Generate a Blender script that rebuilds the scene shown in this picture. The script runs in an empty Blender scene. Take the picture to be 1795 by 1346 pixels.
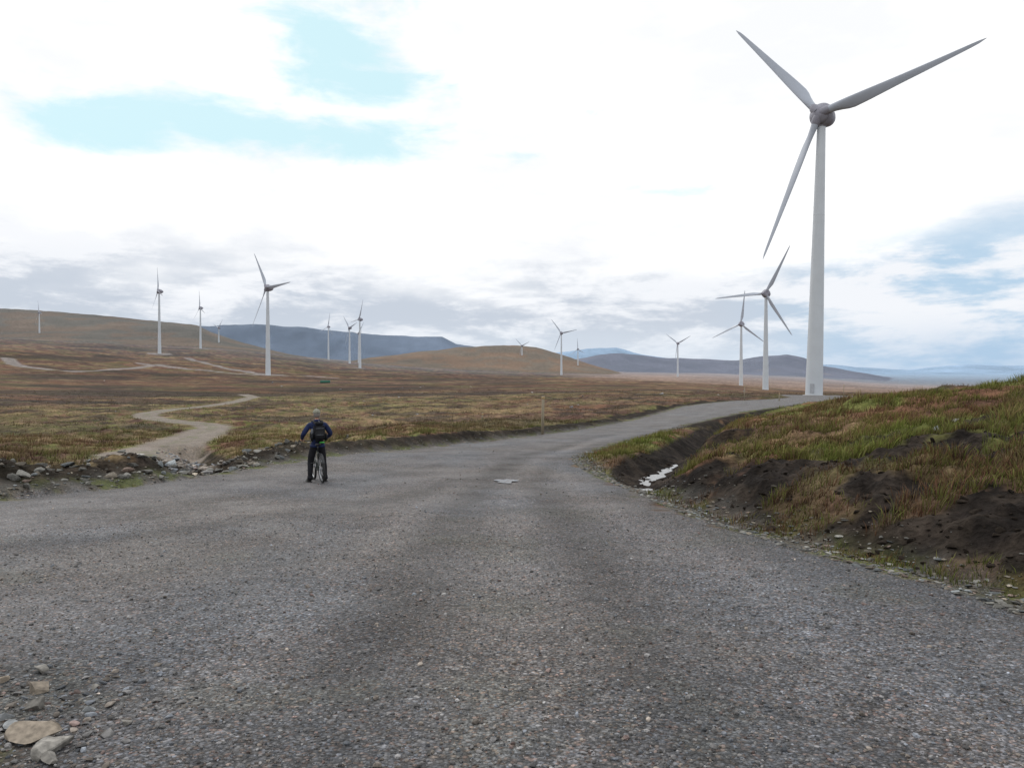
import bpy, bmesh, math, numpy as np
from mathutils import Vector, Matrix
rng=np.random.default_rng(11)
F=1350.; CZ=1.6
scene=bpy.context.scene
COL=scene.collection
scene.view_settings.view_transform='Standard'
scene.view_settings.look='None'
scene.view_settings.exposure=0

# ------------------------------------------------------------------ noise
_tab=rng.random((256,256))
def vnoise(x,y):
    xf=np.floor(x);yf=np.floor(y)
    xi=xf.astype(np.int64);yi=yf.astype(np.int64)
    fx=x-xf;fy=y-yf
    fx=fx*fx*(3-2*fx);fy=fy*fy*(3-2*fy)
    a=_tab[xi&255,yi&255];b=_tab[(xi+1)&255,yi&255]
    c=_tab[xi&255,(yi+1)&255];d=_tab[(xi+1)&255,(yi+1)&255]
    return (a*(1-fx)+b*fx)*(1-fy)+(c*(1-fx)+d*fx)*fy
def fbm(x,y,o=4):
    s=0.;a=.5;t=0.
    for i in range(o):
        s=s+a*vnoise(x,y);t+=a
        x,y=(0.8*x-0.6*y)*2.03+17.3,(0.6*x+0.8*y)*2.03+5.1
        a*=.5
    return s/t
def sstep(a,b,x):
    t=np.clip((x-a)/(b-a),0,1);return t*t*(3-2*t)
def mix(a,b,t):
    return a*(1-t[...,None])+b*t[...,None]

# ------------------------------------------------------------------ plan geometry (metres)
ROAD=np.array([(4.7,-14),(4.5,0),(4.2,5),(4.1,6.2),(3.9,7.5),(3.4,9.2),(2.8,12.4),(2.45,18.4),(2.1,22),(1.95,24.5),(2.1,27),(3,31),(6.1,41),
 (12.5,56),(23,77),(41,103),(60,125),(74,150),(78,170),(60,172),(56,158),(51,140),(40,120),(33,112),(20,90),(9,60),(3.7,49),
 (-2.7,37),(-5.4,29.5),(-7.7,22.3),(-8.6,18),(-9.8,14.3),(-14,12.3),(-30,9),(-60,4),(-60,-3),(-30,2),(-12,4.9),(-5,4.75),
 (-3.2,4.5),(-2.4,3.7),(-2.1,2.4),(-2.5,0),(-3.2,-14)],float)
def seg_d(px,py,a,b):
    ax,ay=a;bx,by=b
    dx,dy=bx-ax,by-ay
    t=np.clip(((px-ax)*dx+(py-ay)*dy)/(dx*dx+dy*dy),0,1)
    return np.hypot(px-ax-t*dx,py-ay-t*dy)
def poly_sd(px,py,P):
    d=np.full(px.shape,1e9);ins=np.zeros(px.shape,bool)
    n=len(P)
    for i in range(n):
        a=P[i];b=P[(i+1)%n]
        d=np.minimum(d,seg_d(px,py,a,b))
        if a[1]!=b[1]:
            c=((a[1]>py)!=(b[1]>py))&(px<(b[0]-a[0])*(py-a[1])/(b[1]-a[1])+a[0])
            ins^=c
    return np.where(ins,-d,d)
def line_d(px,py,P):
    d=np.full(px.shape,1e9)
    for a,b in zip(P[:-1],P[1:]): d=np.minimum(d,seg_d(px,py,a,b))
    return d
TRACK=[(-11.2,24),(-14.0,29),(-16.3,36),(-18.6,44),(-21.2,53),(-23.6,61),(-26.2,66.5),(-30,71),(-35,77),(-40.5,85),(-45,95),(-47.5,107),(-49,120),(-53,145),(-62,185),(-75,215)]
FTR=[[(-370,560),(-300,470),(-245,430),(-262,520),(-275,610)],[(-330,780),(-290,720),(-240,640),(-171,540),(-120,520)],
     [(-171,540),(-235,560),(-290,600)]]
DITCH=[(2.7,18.0),(3.4,20.5),(4.4,23.4),(5.6,26.4),(8.2,35),(12.2,47),(18.4,61),(28,80),(42,102)]
GULLY=[(-8.9,21.5),(-10,25),(-12.2,31),(-15.5,37)]

ZR_Y=np.array([-50,0,3,6,10,19,30,50,80,120,140,167.]);ZR_Z=np.array([.3,0,-.18,-.36,-.6,-1.14,-1.6,-2.1,-2.4,-2.6,-2.9,-3.3])
US=np.array([-500,0,200,400,600,800,1000,1200,1400,1600,1800,2300.])
YS=np.array([30,60,100,200,400,700,1000,1500,2500,5000,12000,40000.])
V=np.array([
 [800,752,722,690,650,605,588,594,598,640,652,652],
 [800,752,722,690,650,607,592,596,600,650,652,652],
 [796,750,722,692,662,625,604,606,610,650,652,652],
 [796,750,722,694,668,640,615,612,615,652,652,652],
 [794,748,718,692,672,656,643,634,632,655,653,652],
 [794,745,714,690,672,662,655,650,645,656,654,652],
 [794,740,708,687,672,664,660,656,651,658,654,652],
 [794,738,706,686,675,669,665,660,654,659,654,652],
 [794,737,704,689,690,684,676,668,660,660,655,652],
 [794,738,704,692,694,690,684,680,676,664,656,652],
 [794,738,704,692,694,690,684,680,677,665,656,652],
 [794,738,704,692,694,690,684,680,677,665,656,652]],float)
TH=np.radians(np.arange(-52,52.01,.5));LR=np.arange(math.log(22),math.log(60000),.02)
def _bil(th,r):
    u=897.5+F*np.tan(th);Y=r*np.cos(th)
    iu=np.clip(np.searchsorted(US,u)-1,0,len(US)-2);fu=np.clip((u-US[iu])/(US[iu+1]-US[iu]),0,1)
    ly=np.log(YS);l=np.log(Y)
    iy=np.clip(np.searchsorted(ly,l)-1,0,len(YS)-2);fy=np.clip((l-ly[iy])/(ly[iy+1]-ly[iy]),0,1)
    v=(V[iu,iy]*(1-fy)+V[iu,iy+1]*fy)*(1-fu)+(V[iu+1,iy]*(1-fy)+V[iu+1,iy+1]*fy)*fu
    return (650-v)/F
GT,GR=np.meshgrid(TH,LR,indexing='ij')
G=_bil(GT,np.exp(GR))
def blur(A,s,ax):
    k=int(3*s)+1;w=np.exp(-.5*(np.arange(-k,k+1)/s)**2);w/=w.sum()
    pad=[(0,0),(0,0)];pad[ax]=(k,k)
    B=np.pad(A,pad,mode='edge');out=np.zeros_like(A)
    for i,wi in enumerate(w):
        sl=[slice(None)]*2;sl[ax]=slice(i,i+A.shape[ax]);out+=wi*B[tuple(sl)]
    return out
G=blur(blur(G,3.5,0),3.,1)
def far_z(x,y):
    th=np.clip(np.arctan2(x,y),TH[0],TH[-1]-1e-6);r=np.hypot(x,y)
    Y=r*np.cos(th)
    a=(th-TH[0])/(TH[1]-TH[0]);b=np.clip((np.log(np.maximum(r,22.01))-LR[0])/.02,0,len(LR)-1.001)
    i=a.astype(int);j=b.astype(int);fa=a-i;fb=b-j
    i1=np.minimum(i+1,len(TH)-1);j1=np.minimum(j+1,len(LR)-1)
    g=(G[i,j]*(1-fb)+G[i,j1]*fb)*(1-fa)+(G[i1,j]*(1-fb)+G[i1,j1]*fb)*fa
    return CZ+g*Y
RIDGES=[  # farther ridges: blue distance haze baked into their colours
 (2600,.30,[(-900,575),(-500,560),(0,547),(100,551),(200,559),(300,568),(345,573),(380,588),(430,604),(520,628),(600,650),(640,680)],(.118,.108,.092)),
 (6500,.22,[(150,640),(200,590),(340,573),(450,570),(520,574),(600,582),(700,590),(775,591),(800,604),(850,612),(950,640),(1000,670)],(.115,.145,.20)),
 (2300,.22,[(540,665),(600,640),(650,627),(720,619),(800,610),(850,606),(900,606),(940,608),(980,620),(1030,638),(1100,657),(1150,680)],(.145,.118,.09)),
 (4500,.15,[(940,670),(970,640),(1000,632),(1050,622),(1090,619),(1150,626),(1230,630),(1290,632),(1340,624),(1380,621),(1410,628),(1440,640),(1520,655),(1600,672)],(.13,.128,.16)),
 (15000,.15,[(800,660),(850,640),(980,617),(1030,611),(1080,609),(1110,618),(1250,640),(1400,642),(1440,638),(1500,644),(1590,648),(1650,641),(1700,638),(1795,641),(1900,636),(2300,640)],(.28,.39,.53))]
def base_z(x,y):
    r=np.hypot(x,y)
    near=np.interp(y,ZR_Y,ZR_Z)
    w=sstep(23,34,r)
    return near*(1-w)+far_z(x,y)*w
def terrain(x,y,full=False):
    x=np.asarray(x,float);y=np.asarray(y,float)
    r=np.hypot(x,y)
    d=poly_sd(x,y,ROAD)
    tr=line_d(x,y,TRACK)
    z=base_z(x,y)
    xr=np.interp(y,[-20,27,41,56,77,103,130,160],[0,0,3,9,21,37,57,70])
    right=(x>xr)
    out=np.clip(d,0,None)
    g=np.interp(out,[0,.55,1.3,3,5,10,17,30,60,120],[-.02,.0,.42,.85,1.15,1.9,2.75,3.2,3.0,2.0])
    fy=np.interp(y,[-30,20,35,60,90,110,130],[1,1,1,.9,.5,.18,0])
    dd=line_d(x,y,DITCH)
    start=np.interp(y,[16,20,30,200],[0,.6,1,1])
    g2=np.interp(out,[0,.6,1.5,3.2,4.5,6,10,17,30,60,120],[-.02,.02,.15,.2,.55,.95,1.75,2.7,3.2,3.0,2.0])
    gr=(g*(1-start)+g2*start)*fy
    gu=line_d(x,y,GULLY)
    berm=(.62+.5*(fbm(x*.45+3,y*.45,2)-.5))*np.exp(-((out-2.0)/1.4)**2)*sstep(-6.5,-9.5,x)*sstep(33,24,y)*(y>-2)
    shoulder=.46*sstep(.3,1.5,out)*sstep(-9.5,-6,x)*sstep(75,40,y)
    corner=.10*sstep(0,1.2,out)*(y<5)
    gl=berm+shoulder+corner
    gl=gl-.8*np.exp(-(gu/1.0)**2)*sstep(0,.8,out)
    bump=np.where(right,gr,gl)*sstep(0,.3,out)
    z=z+bump
    offr=sstep(.3,3,out)*sstep(1.2,3.5,tr)
    near=sstep(260,120,r)
    n1=(fbm(x*.9,y*.9,3)-.5)*.48+(fbm(x*.25+9,y*.25,2)-.5)*.7
    n1b=(fbm(x*3.1,y*3.1,3)-.5)*.34*sstep(40,20,r)*sstep(.4,1.3,out)
    z=z+n1*offr*near+n1b*sstep(1.2,2,tr)
    n2=(fbm(x*.03+3,y*.03,4)-.5)*np.clip((r-60)*.006,0,5)*sstep(4,30,out)
    z=z+n2*sstep(2500,1200,r)
    z=z+(fbm(x*.006,y*.006,4)-.5)*np.clip((r-900)*.012,0,45)*sstep(30000,9000,r)*.5
    tz=np.interp(y,[17.5,18.6,25.8,27,29,34],[-1.30,-1.62,-1.66,-1.56,-1.85,-2.3])+(fbm(x*2.2+7,y*2.2,2)-.5)*.22
    tz=np.where(y<34,tz,np.interp(y,ZR_Y,ZR_Z)-.6)
    fade=sstep(105,80,y)*right*sstep(0.1,.9,out)
    wd=np.exp(-(dd/np.interp(y,[18,26,40],[.95,1.0,.9]))**2)*fade
    z=z*(1-wd)+np.minimum(tz,z)*wd
    onr=sstep(0,-.6,d)
    z=z+onr*((fbm(x*.5,y*.5,2)-.5)*.05+(fbm(x*4,y*4,2)-.5)*.02*sstep(30,12,r))
    u=897.5+F*np.tan(np.clip(np.arctan2(x,y),-1.2,1.2))
    Yd=np.maximum(r*np.cos(np.clip(np.arctan2(x,y),-.9,.9)),1)
    best=np.full(x.shape,-1);zb=z.copy()
    for k,(D,w,pts,c) in enumerate(RIDGES):
        P=np.array(pts,float)
        v=np.interp(u,P[:,0],P[:,1])+(fbm(u*.03+k*7,u*0+k,4)-.5)*3.5
        zt=CZ+(650-v)/F*D
        L=np.log(Yd/D)
        e=np.exp(-(L/w)**2)
        rel=(fbm(x*5/D+k,y*5/D,5)-.5)*.6*np.clip(1-e,0,1)
        zk=z+np.maximum(zt-z,0)*np.clip(e*(1+rel*2*(e>.02)),0,1.0)
        m=(zk>zb+.5)&(e>.03)
        best=np.where(m,k,best);zb=np.maximum(zb,np.where(e>.03,zk,zb))
    z=np.where(r>1200,zb,z)
    if not full: return z
    return dict(z=z,d=d,out=out,right=right,tr=tr,dd=dd,gu=gu,wd=wd,r=r,best=np.where(r>1200,best,-1),u=u)

def surface(x,y,s):
    r=s['r'];out=s['out'];d=s['d']
    C=lambda *c:np.array(c,float)
    h=fbm(x*.35,y*.35,4);h2=fbm(x*.08+4,y*.08+8,4);h3=fbm(x*1.7+2,y*1.7,3);h4=fbm(x*.012+1,y*.012+3,4)
    one=np.ones(x.shape+(3,))
    heather=one*C(.088,.052,.040);brown=one*C(.128,.080,.056);straw=one*C(.215,.165,.090);green=one*C(.105,.125,.034);peat=one*C(.016,.013,.0115);rust=one*C(.150,.080,.050)
    col=mix(heather,brown,sstep(.42,.58,h))
    col=mix(col,rust,sstep(.45,.62,h2)*.65)
    col=mix(col,straw,sstep(.56,.68,fbm(x*.11+30,y*.16,4))*.6)
    col=mix(col,one*C(.09,.09,.042),sstep(.54,.63,fbm(x*.05+60,y*.07,4))*.55)
    u=s['u'];wet=np.exp(-(s['tr']/14)**2)*sstep(10,22,r)*sstep(300,150,r)
    wet=np.maximum(wet,.8*np.exp(-((x+35)/40)**2-((y-130)/70)**2))
    col=mix(col,straw,wet*sstep(.42,.58,h)*.8)
    col=mix(col,green,wet*sstep(.5,.62,h3)*.75)
    rightn=s['right']&(r<160)
    bankc=mix(mix(rust,green,sstep(.42,.53,fbm(x*.3+5,y*.3,4))*.9),straw*.95,sstep(.53,.66,h)*.55)
    bankc=mix(bankc,heather,sstep(.5,.62,fbm(x*.16+15,y*.16,3))*.6)
    col=np.where(rightn[...,None],bankc,col)
    frg=(~s['right'])&(x>-9)
    fr=np.exp(-((out-1.9)/1.2)**2)*frg*sstep(.45,.6,h3)
    col=mix(col,green*.9,fr*.8)
    hag=sstep(.52,.59,fbm(x*.02+13,y*.035+2,5))*sstep(90,200,r)*sstep(2200,900,r)
    col=mix(col,peat*2.8,hag*.75)
    hag2=sstep(.54,.61,fbm(x*.14+3,y*.22+2,4))*sstep(35,60,r)*sstep(300,180,r)*sstep(3,6,out)*sstep(2,5,s['tr'])
    col=mix(col,peat*2.4,hag2*.75)
    col=col*(.62+.8*h4)[...,None]
    pz=np.zeros(x.shape)
    isl=sstep(.53,.63,fbm(x*.95+31,y*.95+3,3))
    pz=np.maximum(pz,sstep(.12,.32,s['wd']))
    facez=np.exp(-((out-1.45)/.9)**2)*(y<18)*s['right']
    pz=np.maximum(pz,sstep(.26,.46,facez*(.45+h3))*(1-.7*isl))
    for (cx,cy,rx,ry,an,k) in [(7.3,12.4,3.0,1.5,-.15,1.),(5.3,9.9,.9,1.8,.35,1.),(4.7,8.1,1.0,.7,0,.9),(9.6,16.5,2.6,.8,.1,.9),(4.4,14.3,1.1,2.2,0,1.),(4.4,17.3,1.0,1.8,-.3,1.),(5.8,7.2,.7,.4,.3,.8),(8.5,10.2,1.5,.7,.2,.9),(6.6,24,2.2,.9,.9,.9),(6.0,19.5,1.3,.7,.5,.9)]:
        ca,sa=math.cos(an),math.sin(an);dx=x-cx;dy=y-cy
        q=np.sqrt(((dx*ca+dy*sa)/rx)**2+((-dx*sa+dy*ca)/ry)**2)
        pz=np.maximum(pz,k*sstep(1.15,.85,q+(h3-.5)*1.8+(h-.5)*1.2)*(1-isl))
    gl=np.exp(-(s['gu']/1.1)**2)*(out>0)
    pz=np.maximum(pz,sstep(.25,.6,gl)*.9)
    lf=(~s['right'])&(y>3)
    pz=np.maximum(pz,sstep(.30,.44,np.exp(-((out-.95)/.7)**2)*(.25+h3)*1.2)*lf*sstep(75,45,y)*.95)
    bermz=lf&(x<-7.5)&(y<36)
    pz=np.maximum(pz,bermz*sstep(6.0,3.6,out)*sstep(.33,.43,h3)*.95)
    frt=np.exp(-((out-1.5)/1.3)**2)*(y>50)*(y<125)
    pz=np.maximum(pz,sstep(.38,.50,frt*(.25+fbm(x*.5,y*.5,3)))*.95)
    pz=pz*(out>0.15)
    pcol=mix(peat,one*C(.034,.027,.022),sstep(.4,.65,fbm(x*2.6,y*2.6,3)))
    col=mix(col,pcol,np.clip(pz,0,1))
    grav=sstep(.28,-.12,d+(h3-.5)*.9*np.clip(r/10,.35,1.2))
    verge=sstep(1.0,.3,out+(h3-.5)*.9)*(out>0)
    road=one*C(.124,.116,.114)
    road=mix(road,one*C(.132,.117,.104),sstep(.40,.7,fbm(x*.22+40,y*.22,4))*.7)
    road=mix(road,one*C(.114,.119,.128),sstep(.42,.68,fbm(x*.5,y*.3+50,4))*.7)
    for ln,wi,am in [([(-1.1,0),(-.9,8),(-.9,14),(-.5,20),(.6,28),(4,41),(12,58),(24,82)],.45,-.34),([(1.0,0),(.9,8),(.7,14),(.5,18),(1.4,26),(4.4,38)],.38,-.30),
                     ([(0,0),(0,9),(-.1,16),(.6,24),(3,35),(8,50),(18,72),(32,98)],.45,.22),([(-1.9,0),(-1.7,8),(-1.6,14),(-1.1,20),(0,29)],.35,.2),
                     ([(2.7,0),(2.2,8),(1.6,14),(1.3,22),(2.2,31),(5,42)],.4,.24),([(-8,8),(-4.5,11),(-2,16),(-.6,22),(.4,30)],.45,-.24),([(-12,8),(-6,10.5),(-3,15),(-1.6,22)],.5,.2),([(-12,10.5),(-6.5,13.5),(-4,18),(-2.2,25)],.35,-.2)]:
        q=np.exp(-(line_d(x,y,ln)/wi)**2)*(.5+1.*h3)
        road=road*(1+am*q)[...,None]
    road=mix(road,road*.72,sstep(1.1,.1,-d)*.7)
    road=road*(.86+.30*fbm(x*1.1+3,y*.8,4))[...,None]
    road=mix(road,one*C(.095,.096,.072),sstep(.60,.72,fbm(x*.9+80,y*.9,4))*.35*sstep(20,8,r))
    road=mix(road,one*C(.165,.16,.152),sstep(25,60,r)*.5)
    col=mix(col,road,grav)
    col=mix(col,mix(one*C(.07,.065,.055),green*.85,sstep(.46,.58,h3)),verge*(1-grav)*.85*(r<140))
    hwid=np.interp(y,[25,60,120,200],[1.8,1.4,1.4,1.5])
    tg=sstep(hwid+.35,hwid-.45,s['tr']+(h3-.5)*1.0)
    tc=mix(one*C(.21,.175,.14),green,sstep(.55,.35,s['tr'])*sstep(.5,.6,h3)*.5)
    col=mix(col,tc,tg)
    fg=np.zeros(x.shape)
    for l in FTR: fg=np.maximum(fg,sstep(5,3,line_d(x,y,l)))
    for px,py in PADS: fg=np.maximum(fg,sstep(14,10,np.hypot(x-px,(y-py)*.8)))
    fg=fg*(r>200)
    col=mix(col,one*C(.24,.22,.21),fg*.85)
    tan=sstep(950,1100,u)*sstep(450,900,r)*sstep(3600,2200,r)  # sunlit look of the right-hand plain, painted into its colour
    col=mix(col,one*C(.29,.205,.16)*(.5+1.*h4)[...,None],tan*.8)
    b=s['best']
    hcol=col
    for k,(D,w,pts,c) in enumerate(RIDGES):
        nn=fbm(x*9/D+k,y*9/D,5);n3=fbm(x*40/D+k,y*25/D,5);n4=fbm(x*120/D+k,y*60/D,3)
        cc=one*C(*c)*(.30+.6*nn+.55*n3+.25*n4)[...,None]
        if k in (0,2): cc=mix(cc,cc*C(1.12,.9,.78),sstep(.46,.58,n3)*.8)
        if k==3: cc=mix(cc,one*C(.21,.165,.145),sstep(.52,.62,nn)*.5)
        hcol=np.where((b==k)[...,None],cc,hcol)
    col=hcol
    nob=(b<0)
    hz=(1-np.exp(-np.clip(r-700,0,None)/4800.))  # aerial haze amount, grows with distance from the origin
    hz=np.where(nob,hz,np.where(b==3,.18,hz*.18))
    col=mix(col,one*C(.30,.41,.54),np.clip(hz,0,1))  # blue haze painted into the base colour of distant ground
    gm=np.clip(np.maximum(grav,np.maximum(tg*.7,verge*.6)),0,1)
    return np.clip(col,.004,.9),gm,pz

# ------------------------------------------------------------------ turbines data
def at(u,Y): return ((u-897.5)/F*Y,Y)
TURB=[]
for (u,Y,hv,psi,phi,L) in [(1427,167,205,228,49,32.5),(1342,463,515,217,117,31),(1299,704,568,224,96,30.5),(470,540,505,220,57,30.5),
    (280,835,511,232,75,28),(352,1190,540,228,80,28),(384,1850,575,226,20,30),(70,1723,548,224,70,30),(576,1528,573,222,100,28),(613,1285,575,230,45,30),
    (631,988,560,236,114,27),(629,1480,585,225,10,28),(915,1928,606,222,40,28),(984,1190,584,212,51,28.5),(1013,1928,612,224,85,28),(1188,1350,602,226,35,30)]:
    x,y=at(u,Y);TURB.append((x,y,CZ+(650-hv)/F*Y,psi,phi,L))
PADS=[(t[0],t[1]) for t in TURB[1:]]

# ------------------------------------------------------------------ mesh helpers
def mk_mesh(name,co,faces,cols=None,grav=None,smooth=True,mat=None):
    me=bpy.data.meshes.new(name)
    co=np.asarray(co,np.float32);faces=np.asarray(faces,np.int32)
    n=len(co);m,k=faces.shape
    me.vertices.add(n);me.vertices.foreach_set('co',co.ravel())
    me.loops.add(m*k);me.loops.foreach_set('vertex_index',faces.ravel())
    me.polygons.add(m);me.polygons.foreach_set('loop_start',np.arange(0,m*k,k,dtype=np.int32))
    try: me.polygons.foreach_set('loop_total',np.full(m,k,np.int32))
    except Exception: pass
    me.update(calc_edges=True)
    me.polygons.foreach_set('use_smooth',np.full(m,smooth))
    if cols is not None:
        a=me.attributes.new('Col','FLOAT_COLOR','POINT')
        c4=np.ones((n,4),np.float32);c4[:,:3]=cols;a.data.foreach_set('color',c4.ravel())
    if grav is not None:
        a=me.attributes.new('grav','FLOAT','POINT');a.data.foreach_set('value',np.asarray(grav,np.float32))
    if mat: me.materials.append(mat)
    return me
def obj(name,me,parent=None):
    o=bpy.data.objects.new(name,me);COL.objects.link(o)
    if parent: o.parent=parent
    return o

# ------------------------------------------------------------------ materials
def newmat(name):
    m=bpy.data.materials.new(name);m.use_nodes=True
    nt=m.node_tree;b=nt.nodes['Principled BSDF'];return m,nt,b
def N(nt,t,**k):
    n=nt.nodes.new(t)
    for a,v in k.items():
        if a in n.inputs: n.inputs[a].default_value=v
        else: setattr(n,a,v)
    return n
def math_(nt,op,a,b=None,clamp=False):
    n=nt.nodes.new('ShaderNodeMath');n.operation=op;n.use_clamp=clamp
    for i,v in enumerate((a,b)):
        if v is None: continue
        if isinstance(v,(int,float)): n.inputs[i].default_value=v
        else: nt.links.new(v,n.inputs[i])
    return n.outputs[0]
def maprange(nt,v,a,b,c,d,smooth=False):
    n=nt.nodes.new('ShaderNodeMapRange')
    if smooth:n.interpolation_type='SMOOTHSTEP'
    nt.links.new(v,n.inputs[0])
    for i,q in enumerate((a,b,c,d)): n.inputs[i+1].default_value=q
    return n.outputs[0]
def mixc(nt,f,a,b,mode='MIX'):
    n=nt.nodes.new('ShaderNodeMix');n.data_type='RGBA';n.blend_type=mode
    for idx,v in ((0,f),(6,a),(7,b)):
        if isinstance(v,(int,float)): n.inputs[idx].default_value=v if idx==0 else (v,v,v,1)
        elif isinstance(v,tuple): n.inputs[idx].default_value=(*v,1)
        else: nt.links.new(v,n.inputs[idx])
    return n.outputs[2]
def ground_mat():
    m,nt,b=newmat('ground_surface');L=nt.links
    geo=N(nt,'ShaderNodeNewGeometry');pos=geo.outputs['Position']
    col=N(nt,'ShaderNodeAttribute',attribute_name='Col').outputs['Color']
    gr=N(nt,'ShaderNodeAttribute',attribute_name='grav').outputs['Fac']
    def noise(s,d=3):
        n=N(nt,'ShaderNodeTexNoise');L.new(pos,n.inputs['Vector']);n.inputs['Scale'].default_value=s;n.inputs['Detail'].default_value=d;return n.outputs['Fac']
    def voro(s):
        n=N(nt,'ShaderNodeTexVoronoi');L.new(pos,n.inputs['Vector']);n.inputs['Scale'].default_value=s;return n
    n1=noise(2.2,6);n2=noise(11,5);n3=noise(.25,5)
    mm=math_(nt,'MULTIPLY',maprange(nt,n1,.25,.75,.4,1.6),maprange(nt,n2,.25,.75,.5,1.5))
    mm=math_(nt,'MULTIPLY',mm,maprange(nt,n3,.3,.7,.65,1.35))
    va=voro(44);vb=voro(95)
    sa=N(nt,'ShaderNodeSeparateColor');L.new(va.outputs['Color'],sa.inputs[0])
    sb=N(nt,'ShaderNodeSeparateColor');L.new(vb.outputs['Color'],sb.inputs[0])
    gm=math_(nt,'MULTIPLY',maprange(nt,sa.outputs[0],0,1,.45,1.55),maprange(nt,sb.outputs[0],0,1,.6,1.4))
    gm=math_(nt,'MULTIPLY',gm,maprange(nt,va.outputs['Distance'],.25,.75,1.15,.45))
    pale=math_(nt,'GREATER_THAN',sa.outputs[1],.965)
    gm=math_(nt,'ADD',gm,math_(nt,'MULTIPLY',pale,1.1))
    gm=math_(nt,'MULTIPLY',gm,maprange(nt,noise(5,4),.3,.7,.78,1.22))
    f=mixc(nt,gr,mm,gm)
    c=mixc(nt,1.0,col,f,'MULTIPLY')
    tint=N(nt,'ShaderNodeValToRGB');L.new(sa.outputs[2],tint.inputs[0])
    e=tint.color_ramp.elements;e[0].color=(1.12,1.0,.86,1);e[1].color=(.88,.98,1.14,1)
    x=tint.color_ramp.elements.new(.12);x.color=(1.3,.93,.82,1);x=tint.color_ramp.elements.new(.2);x.color=(1,1,1,1)
    c=mixc(nt,math_(nt,'MULTIPLY',gr,.8),c,mixc(nt,1.,c,tint.outputs[0],'MULTIPLY'))
    L.new(c,b.inputs['Base Color'])
    wetn=noise(.7,4)
    rg=mixc(nt,gr,.97,maprange(nt,wetn,.35,.65,.58,.82))
    L.new(rg,b.inputs['Roughness'])
    L.new(mixc(nt,gr,.06,.26),b.inputs['Specular IOR Level'])
    hg=math_(nt,'ADD',math_(nt,'MULTIPLY',maprange(nt,va.outputs['Distance'],0,.7,1,0),.010),math_(nt,'MULTIPLY',maprange(nt,vb.outputs['Distance'],0,.7,1,0),.004))
    hm=math_(nt,'ADD',math_(nt,'MULTIPLY',n1,.16),math_(nt,'MULTIPLY',n2,.09))
    hh=mixc(nt,gr,hm,hg)
    bp=N(nt,'ShaderNodeBump');bp.inputs['Strength'].default_value=.9;bp.inputs['Distance'].default_value=1.;L.new(hh,bp.inputs['Height']);L.new(bp.outputs[0],b.inputs['Normal'])
    return m
def attr_mat(name,rough=.85,noise_s=None,spec=.3):
    m,nt,b=newmat(name)
    col=N(nt,'ShaderNodeAttribute',attribute_name='Col').outputs['Color']
    if noise_s:
        geo=N(nt,'ShaderNodeNewGeometry');n=N(nt,'ShaderNodeTexNoise');nt.links.new(geo.outputs['Position'],n.inputs['Vector']);n.inputs['Scale'].default_value=noise_s;n.inputs['Detail'].default_value=5
        col=mixc(nt,1.,col,maprange(nt,n.outputs['Fac'],.3,.7,.6,1.4),'MULTIPLY')
    nt.links.new(col,b.inputs['Base Color']);b.inputs['Roughness'].default_value=rough;b.inputs['Specular IOR Level'].default_value=spec
    return m
def plain(name,c,rough=.6,var=.15,scale=6,metal=0.,spec=.5,bump=0.):
    m,nt,b=newmat(name)
    tc=N(nt,'ShaderNodeTexCoord');n=N(nt,'ShaderNodeTexNoise');nt.links.new(tc.outputs['Object'],n.inputs['Vector'])
    n.inputs['Scale'].default_value=scale;n.inputs['Detail'].default_value=5
    k=mixc(nt,maprange(nt,n.outputs['Fac'],.3,.7,0,1),tuple(q*(1-var) for q in c),tuple(min(1,q*(1+var)) for q in c))
    nt.links.new(k,b.inputs['Base Color']);b.inputs['Roughness'].default_value=rough;b.inputs['Metallic'].default_value=metal
    b.inputs['Specular IOR Level'].default_value=spec
    if bump:
        bp=N(nt,'ShaderNodeBump');bp.inputs['Distance'].default_value=bump;nt.links.new(n.outputs['Fac'],bp.inputs['Height']);nt.links.new(bp.outputs[0],b.inputs['Normal'])
    return m
GM=ground_mat()

# ------------------------------------------------------------------ terrain mesh
a_front=np.arange(-42,42.01,.115);a_l=np.concatenate([np.arange(-180,-75,4),np.arange(-75,-42,1.)]);a_r=-a_l[::-1]
ang=np.radians(np.concatenate([a_l,a_front,a_r[:-1]]))
rad=[.6]
while rad[-1]<45000:
    r_=rad[-1];rad.append(r_*(1.0125 if r_<140 else (1.010 if r_<5000 else 1.02)))
rad=np.array(rad)
A,R=np.meshgrid(ang,rad)
X=R*np.sin(A);Y=R*np.cos(A)
s=terrain(X,Y,True)
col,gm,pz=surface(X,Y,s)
nr,na=X.shape
co=np.stack([X,Y,s['z']],-1).reshape(-1,3)
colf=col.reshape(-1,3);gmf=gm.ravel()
i=np.arange(nr-1)[:,None];j=np.arange(na)[None,:];j2=(j+1)%na
q=np.stack([i*na+j,i*na+j2,(i+1)*na+j2,(i+1)*na+j],-1).reshape(-1,4)[:, ::-1]
fd=s['d'].ravel()[q].mean(1);ft=s['tr'].ravel()[q].mean(1);fr=s['r'].ravel()[q].mean(1)
cat=np.where(fr>1900,3,np.where(fd<0,1,np.where(ft<1.5,2,0)))
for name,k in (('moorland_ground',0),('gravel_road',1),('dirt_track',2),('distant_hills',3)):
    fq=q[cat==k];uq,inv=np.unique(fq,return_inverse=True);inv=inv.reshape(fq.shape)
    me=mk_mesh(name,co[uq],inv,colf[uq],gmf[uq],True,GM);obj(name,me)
me=mk_mesh('road_centre',np.array([[.6*math.sin(t),.6*math.cos(t),float(terrain(np.array([.6*math.sin(t)]),np.array([.6*math.cos(t)]))[0])-.002] for t in np.radians(np.arange(0,360,90))]),np.array([[0,3,2,1]]),np.full((4,3),.15),np.ones(4),True,GM)
obj('road_centre',me,bpy.data.objects['gravel_road'])

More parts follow.
